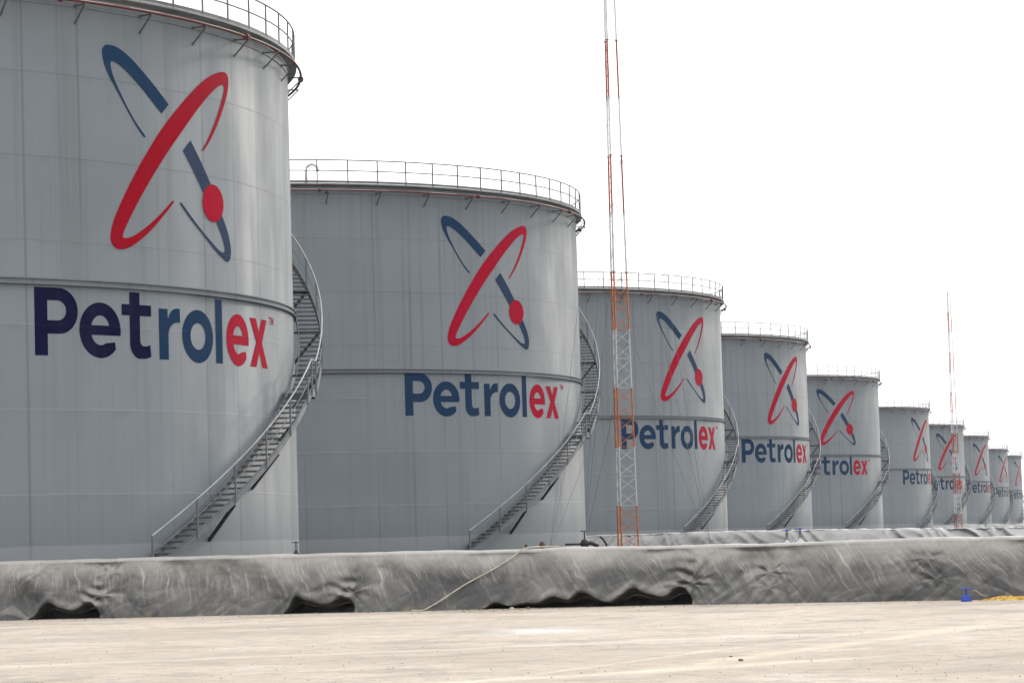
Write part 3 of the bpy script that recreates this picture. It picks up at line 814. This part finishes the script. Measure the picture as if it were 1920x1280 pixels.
def back_berm(pts, tops, label, amp, seed, ds=0.12, xs=None):
    P = Path(pts)
    ks = [P.s_of_ray(xray(px, 1000)[0]) for px, _ in tops]
    topf = lambda s: np.interp(s, ks, [z for _, z in tops])
    prof = profile(16, 5, 4, 0.8, 0.6, 1.2, 1.5)
    def dd(s, h):
        d = amp * (disp(s * 0.8, h, seed))
        fold = np.exp(-((s - P.s_of_ray(0.168)) / 9.0) ** 2) if seed == 40 else 0.25
        d = d + (0.10 + 0.30 * fold) * (ridge(s * 0.8 + 0.9 * h + perlin(s * .4, h * 0.3, seed + 3), h * 0.15, seed + 5) - 0.6)
        d = d + 0.05 * (ridge(s * 2.3 - 0.8 * h, h * 0.4, seed + 6) - 0.5)
        return d
    mid = P.at(np.array([P.L[-1] / 2]))
    root = empty('containment_berm', (float(mid[0][0]), float(mid[1][0]), 0)); tag(root, label, 'berm', 'tarpaulin covered containment berms')
    V, Fc, UV = berm_sheet(P, 0.5, P.L[-1] - 0.5, ds, prof, -0.02, topf, dd, None, 0.05, -0.02, 0, seed)
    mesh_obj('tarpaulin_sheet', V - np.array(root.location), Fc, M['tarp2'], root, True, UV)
    return P
back_berm([(-2, 155), (3.957, 151), (8.05, 148), (13.4, 145), (16.14, 144), (21.87, 142), (26.3, 141), (46, 134), (70, 126)],
          [(1040, .75), (1104, .755), (1247, .768), (1440, .747), (1540, .725), (1640, .65), (1753, .60), (1920, .53), (2300, .5)],
          "middle berm under pale creased tarpaulin, running behind the near mast to the right edge", 1.0, 40, 0.07)
back_berm([(56, 429), (65.8, 426), (78.7, 419), (110, 404), (150, 385)], [(1700, .66), (1752, .66), (1920, .49), (2300, .45)],
          "farthest berm, a thin pale tarpaulin strip below the distant tanks", 1.6, 60, 0.25)

# ------------------------------------------------------------------ guyed lattice masts
def mast(name, x, y, label, detail, low_orange, top_z_=35.4):
    root = empty(name, (x, y, 0)); tag(root, label, 'lattice mast', 'tall lattice masts banded in colour and white')
    ph = math.radians(7.0)
    def half(z): return 1.01 - 0.0171 * z         # face width seen from the road
    def leg(k, z):
        r = half(z) / 1.594; a = ph + k * 2 * math.pi / 3; return Vector((r * math.cos(a), r * math.sin(a), z))
    zs = [0.05, 2.2] + [2.2 + 3.0 * i for i in range(1, 12)]
    for i in range(len(zs) - 1):
        z0, z1 = zs[i], zs[i + 1]
        col = M['white'] if i % 2 else (M['orange'] if (z0 < 14 and low_orange) else M['redmast'])
        b = MB(); lr = (0.040 if detail else 0.056) + (0.004 if z0 > 14 else 0); tr = (0.0072 if detail else 0.012) * (1.0 if z0 < 14 else 0.42)
        for k in range(3):
            b.tube([leg(k, z0 + 0.02), leg(k, z1 - 0.02)], lr, 8)
            b.tube([leg(k, z1 - 0.035), leg(k, z1 - 0.003)], lr * 2.1, 8)
        nb = 4 if z1 - z0 > 2.5 else 3
        hh = (z1 - z0) / nb
        for q in range(nb):
            a0 = z0 + q * hh + 0.06; a1 = z0 + (q + 1) * hh - 0.06
            for k in range(3):
                l = (k + 1) % 3
                b.bar(leg(k, a0), leg(l, a1), tr * 2); b.bar(leg(l, a0), leg(k, a1), tr * 2)
                if q % 2 == 0: b.bar(leg(k, a0 - 0.03), leg(l, a0 - 0.03), tr * 2.6)
        b.build('mast_section', col, root)
    b = MB()
    for k in range(3): b.box(leg(k, 0.025), (0.22, 0.22, 0.05))
    b.build('base_plate', M['wire'], root)
    b = MB(); b.tube([(0, 0, zs[-1]), (0, 0, zs[-1] + 1.0)], 0.02, 6); b.build('lightning_rod', M['wire'], root)
    if detail:
        for ax, ay in ((8.6 - x, 120 - y), (3.8 - x, 155.5 - y), (1.4 - x, 119 - y)):
            b = MB()
            for z in (11.2, 20.2, 29.2):
                a = leg(0, z); e = Vector((ax, ay, 0.15)); pts = []
                for q in range(13):
                    t = q / 12; p = a.lerp(e, t); p.z -= 0.25 * math.sin(math.pi * t); pts.append(p)
                b.tube(pts, 0.009, 5)
            b.build('guy_wire', M['wire'], root)
mast('lattice_mast', 5.50, 137.0, "tall near lattice mast banded orange and white, in front of the third tank", True, True)
mast('lattice_mast', 65.3, 399.0, "distant thin lattice mast banded red and white, in front of the seventh tank", False, False)

# ------------------------------------------------------------------ valves
def handwheel(b, c, r, t=0.012, spokes=4):
    c = Vector(c); pts = [c + Vector((r * math.cos(a), r * math.sin(a), 0)) for a in np.linspace(0, 2 * math.pi, 25)[:-1]]
    b.tube(pts, t, 8, True)
    for k in range(spokes):
        a = math.pi * 2 * k / spokes + 0.4; b.bar(c + Vector((0, 0, -0.006)), c + Vector((r * math.cos(a), r * math.sin(a), 0)), t * 1.5)
    b.lathe([(0.0, -0.02), (0.028, -0.02), (0.028, 0.018), (0.0, 0.018)], c, 12)
def gate_valve(px, py_base, Y, label, z0, s=1.0):
    k, _ = xray(px, py_base); r = empty('gate_valve', (k * Y, Y, z0)); tag(r, label, 'valve')
    b = MB()
    b.lathe([(0, 0.0), (0.112 * s, 0.0), (0.118 * s, 0.012 * s), (0.118 * s, 0.045 * s), (0.105 * s, 0.055 * s), (0.086 * s, 0.058 * s), (0.083 * s, 0.085 * s), (0.066 * s, 0.115 * s), (0.040 * s, 0.133 * s), (0.024 * s, 0.142 * s), (0.022 * s, 0.182 * s), (0.028 * s, 0.185 * s), (0.028 * s, 0.200 * s), (0, 0.200 * s)], n=28)
    for q in range(8):
        a = 2 * math.pi * q / 8; b.lathe([(0, 0.055 * s), (0.013 * s, 0.055 * s), (0.013 * s, 0.075 * s), (0, 0.075 * s)], (0.100 * s * math.cos(a), 0.100 * s * math.sin(a), 0), 6)
    body = b.build('valve_body', M['bluev'], r, True)
    b = MB(); b.tube([(0, 0, 0.19 * s), (0, 0, 0.272 * s)], 0.017 * s, 10); b.build('stem', M['rust'], r, True)
    b = MB(); handwheel(b, (0, 0, 0.262 * s), 0.115 * s, 0.010 * s); b.build('handwheel', M['bluev'], r, True)
gate_valve(1812, 1124, 54.5, "blue gate valve with a flat handwheel at the foot of the berm, bottom right", GZ + 0.004, 0.96)

def stem_valve(px, py, Y, z, label, wheelm, group=None, rad=0.11, base=-0.0, white=True):
    k, _ = xray(px, py); r = empty('stem_valve', (k * Y, Y, base)); tag(r, label, 'valve', group)
    z = z - base
    b = MB(); b.tube([(0, 0, z - 0.52), (0, 0, z)], 0.014, 8)
    for sx in (-1, 1): b.bar((0.045 * sx, 0, z - 0.30), (0.018 * sx, 0, z - 0.06), 0.014)
    b.build('stem', M['steel'], r, True)
    b = MB(); b.lathe([(0, 0), (0.10, 0), (0.10, 0.03), (0.06, 0.05), (0.05, z - 0.40), (0.085, z - 0.36), (0.085, z - 0.29), (0.05, z - 0.27), (0.03, z - 0.22), (0, z - 0.22)], n=20)
    b.build('valve_body', M['white'] if white else M['black'], r, True)
    b = MB(); handwheel(b, (0, 0, z - 0.01), rad, 0.010); b.build('handwheel', wheelm, r, True)
stem_valve(1475, 996, 60.2, 0.80, "left one of two blue stem handwheels standing up behind the front berm", M['bluev'], 'blue handwheels behind the front berm', 0.105)
stem_valve(1500, 993, 60.0, 0.825, "right one of two blue stem handwheels standing up behind the front berm", M['bluev'], 'blue handwheels behind the front berm', 0.105)
stem_valve(1721, 985, 148.0, 0.86, "small distant blue handwheel valve at the foot of the sixth tank", M['bluev'], None, 0.13)
stem_valve(1848, 983, 150.0, 0.78, "small distant black handled valve with a white body, right of the far mast", M['black'], None, 0.07)
stem_valve(555, 1018, 71.5, 0.86, "small dark handwheel valve beside the lower right foot of the nearest tank", M['black'], None, 0.10, white=False)
# manifold of dark pipework at the foot of the second tank
def manifold():
    k, _ = xray(1090, 1025); Y = 117.0; r = empty('pipe_manifold', (k * Y + 0.2, Y, 0)); tag(r, "cluster of dark pipes and a valve at the lower right foot of the second tank", 'pipework')
    b = MB(); b.tube([(-0.9, 0, 0.42), (-0.2, 0, 0.42)], 0.045, 10); b.tube([(-0.2, 0, 0.45), (0.25, 0.05, 0.45), (0.55, 0.1, 0.30)], 0.09, 10); b.tube([(-0.1, 0, 0.0), (-0.1, 0, 0.5)], 0.06, 10)
    b.tube([(0.9, 0.1, 0.0), (0.9, 0.1, 0.38), (0.75, 0.1, 0.62), (0.62, 0.1, 0.72)], 0.05, 10); b.build('pipe', M['black'], r, True)
    b = MB(); b.lathe([(0, .30), (.16, .30), (.20, .42), (.16, .55), (.08, .62), (0, .62)], (-0.05, 0, 0), 16); b.build('valve_body', M['black'], r, True)
    b = MB(); b.tube([(-0.05, 0, 0.6), (-0.05, 0, 0.95)], 0.03, 8); b.box((-0.1, 0, 0.98), (0.26, 0.04, 0.04)); b.build('handle', M['black'], r)
    b = MB(); b.lathe([(0, .30), (.10, .30), (.13, .42), (.10, .55), (0, .58)], (-1.9, 0, 0), 10); b.lathe([(0, .3), (.05, .3), (.06, .45), (0, .52)], (-2.6, 0, 0), 8)
    b.build('pipe_cap', M['rust'], r, True)
manifold()

# ------------------------------------------------------------------ hose across the berm
def hose():
    def surf(px, f):
        s = s_px(px); S = np.array([s]); x, y, nx, ny = FP.at(S)
        tz = float(top_z(S)[0]); Hh = tz - GZ
        if f <= 0.93: o = 0.46 * f / 0.93; h = f * Hh
        else:
            q = math.asin(min(1, (f - 0.93) / 0.07)) if f < 1 else math.pi / 2; o = 0.46 + 0.16 * (1 - math.cos(q)); h = f * Hh
            if f > 1: o = 0.62 + (f - 1); h = Hh
        d = float(front_disp(S, np.array([h]))[0]) * (1 if f < 0.9 else 0.5)
        d = max(d, 0.0) + 0.05
        return Vector((x[0] + nx[0] * (d - o), y[0] + ny[0] * (d - o), GZ + h + (0.02 + 0.02 * (f > .86))))
    P = [(1030, 1.6), (1010, 1.4), (992, 1.15), (978, 0.97), (965, 0.88), (950, 0.80), (925, 0.66), (900, 0.54), (875, 0.42), (850, 0.28), (825, 0.13), (808, 0.045), (797, 0.0)]
    pts = [tuple(surf(px, f)) for px, f in P]
    x, y, nx, ny = FP.at(np.array([s_px(780)])); pts.append((float(x[0] + nx[0] * 0.25), float(y[0] + ny[0] * 0.25), GZ + 0.025))
    pts = [Vector(p) for p in catmull(pts, 6, False)]
    b = MB(); b.tube(pts, 0.016, 10); tag(b.build('hose', M['hose'], None, True), "pale hose lying diagonally down over the dark tarpaulin berm to the ground", 'hose')
hose()

# ------------------------------------------------------------------ stones, sand and debris
def rock(b, c, r, seed, flat=0.7):
    rg = np.random.default_rng(seed); bm = bmesh.new(); bmesh.ops.create_icosphere(bm, subdivisions=2, radius=1.0)
    ax = rg.normal(size=(7, 3)); ax /= np.linalg.norm(ax, axis=1)[:, None]; dd = rg.uniform(0.6, 0.95, 7)
    v = []
    for w in bm.verts:
        p = np.array(w.co); 
        for a, q in zip(ax, dd):
            e = p @ a - q
            if e > 0: p = p - a * e
        v.append((c[0] + p[0] * r * 1.2, c[1] + p[1] * r, c[2] + max(p[2], -0.3) * r * flat + 0.25 * r))
    f = [tuple(q.index for q in fc.verts) for fc in bm.faces]; bm.free(); b.add(v, f)
def gpt(px, py):
    a, c = xray(px, py); Y = (GZ - ZC) / c; return (a * Y, Y, GZ)
stones = [(946, 1136, .075, 'stone', "white broken stone, biggest of the bits below the foot of the hose berm"), (960, 1141, .045, 'stone', "pale stone just right of and below the white broken stone"),
          (990, 1141, .05, 'dstone', "brown stone right of the pale rubble by the berm"), (1388, 1238, .03, 'dstone', "dark stone lying alone on the bleached road, right of centre"),
          (1369, 1231, .02, 'dstone', "smaller dark stone just left of the lone dark stone on the road"), (1452, 1130, .05, 'dstone', "grey stone at the berm foot below the pinched tarpaulin fold")]
for i, (px, py, r, mt, lab) in enumerate(stones):
    b = MB(); g = gpt(px, py); rock(b, (0, 0, 0), r, i + 3); o = b.build('stone', M[mt]); o.location = (g[0], g[1] - 0.1, GZ + 0.004); tag(o, lab, 'stone', 'loose stones on the road')
b = MB(); r_ = random.Random(5)
for k in range(520):
    px = r_.uniform(-20, 1940)
    if r_.random() < 0.45: px = r_.gauss(960, 60)
    s = s_px(px) if 0 < px < 1920 else S0; x, y, nx, ny = FP.at(np.array([s])); d = 0.15 + abs(r_.gauss(0, 0.8)); 
    rock(b, (float(x[0] + nx[0] * d), float(y[0] + ny[0] * d), GZ + 0.004), r_.uniform(0.006, 0.020), k)
tag(b.build('gravel', simple('scattered_grit', (0.33, 0.28, 0.20), 0.9, 0, 0.6, 4.0)), kind='stuff')
b = MB()
for k in range(420):
    px, py = r_.uniform(-20, 1940), r_.uniform(1150, 1290); g = gpt(px, py); rock(b, (g[0], g[1], GZ + 0.004), r_.uniform(0.003, 0.010), k + 900)
tag(b.build('grit', M['dstone']), kind='stuff')

def heap(name, s_from, s_to, hgt, dist, mat, label, cat, seed, wid=0.35):
    n, m = int((s_to - s_from) / 0.025), 26; S = np.linspace(s_from, s_to, n); x, y, nx, ny = FP.at(S)
    V = np.zeros((m, n, 3)); e = sstep(0, 0.7, S - s_from) * sstep(0, 0.5, s_to - S)
    for j in range(m):
        t = j / (m - 1) * 2 - 1; w = wid * (0.5 + 0.5 * e)
        h = hgt * e * (1 - t * t) * (0.75 + 0.35 * perlin(S * 1.5, S * 0, seed)) + 0.022 * e * perlin(S * 11, np.full(n, t * 5), seed + 1) + 0.012 * e * perlin(S * 25, np.full(n, t * 11), seed + 2)
        h = h * (1 - abs(t) ** 6)
        V[j, :, 0] = x + nx * (dist - t * w); V[j, :, 1] = y + ny * (dist - t * w); V[j, :, 2] = GZ - 0.012 + np.maximum(h, 0)
    idx = np.arange(m * n).reshape(m, n); Fc = np.stack([idx[:-1, :-1], idx[1:, :-1], idx[1:, 1:], idx[:-1, 1:]], -1).reshape(-1, 4)[:, ::-1]
    tag(mesh_obj(name, V.reshape(-1, 3), Fc.tolist(), mat, None, True), label, cat)
ms = NM('ochre_sand', 0.95, 0, 0.2); o_ = ms.coord('Object')
cs = ms.mix(ms.ramp(ms.noise(o_, 9.0, 5, 0.6), 0.35, 0.65), (0.40, 0.20, 0.025), (0.78, 0.52, 0.14)); cs = ms.mix(ms.ramp(ms.noise(o_, 30.0, 3, 0.6), 0.56, 0.72), cs, (0.16, 0.075, 0.012))
ms.color(cs); ms.bump(ms.noise(o_, 35.0, 4, 0.7), 0.8, 0.03)
heap('sand_heap', s_px(1828), s_px(1920) + 3.0, 0.115, 0.28, ms.m, "long low heap of bright ochre sand against the berm, bottom right corner", 'sand heap', 11)
b = MB(); g0 = s_px(1836)
pts = []
for ds_, z in ((0.0, 0.20), (0.04, 0.215), (0.08, 0.19), (0.12, 0.15), (0.19, 0.115), (0.27, 0.10)):
    x, y, nx, ny = FP.at(np.array([g0 + ds_])); pts.append((float(x[0] + nx[0] * .3), float(y[0] + ny[0] * .3), GZ + z - 0.01))
b.tube([Vector(p) for p in catmull(pts, 4, False)], 0.011, 8)
tag(b.build('rope_end', simple('frayed_grey_rope', (0.30, 0.28, 0.22), 0.9), None, True), "stub of grey rope sticking up at the left end of the ochre sand heap", 'rope')

# a tuft of weeds with ochre grit at the lower left corner
b = MB(); r_ = random.Random(9)
gx, gy, _ = gpt(50, 1280)
for k in range(420):
    x = gx + r_.uniform(-0.32, 0.24); y = gy - 0.03 - r_.random() * 0.25; h = r_.uniform(0.008, 0.028); a = r_.uniform(0, 6.28); lx, ly = r_.gauss(0, .012), r_.gauss(0, .012)
    dx, dy = 0.003 * math.cos(a), 0.003 * math.sin(a)
    b.add([(x - dx, y - dy, GZ), (x + dx, y + dy, GZ), (x + lx, y + ly, GZ + h)], [(0, 1, 2)])
tag(b.build('weeds', simple('dark_weeds', (0.07, 0.09, 0.02), 0.8, 0, 0.5, 30)), kind='stuff')

# ------------------------------------------------------------------ haze
def haze():
    b = MB(); b.box((60, 150, 21), (2900, 2900, 45.0))
    m = bpy.data.materials.new('thin_haze'); m.use_nodes = True; t = m.node_tree; t.nodes.clear()
    out = t.nodes.new('ShaderNodeOutputMaterial'); v = t.nodes.new('ShaderNodeVolumePrincipled')
    v.inputs['Density'].default_value = 0.00011; v.inputs['Color'].default_value = (0.97, 0.98, 1.0, 1); v.inputs['Anisotropy'].default_value = 0.2
    t.links.new(v.outputs[0], out.inputs['Volume'])
    o = b.build('haze', m); tag(o, kind='stuff')
haze()
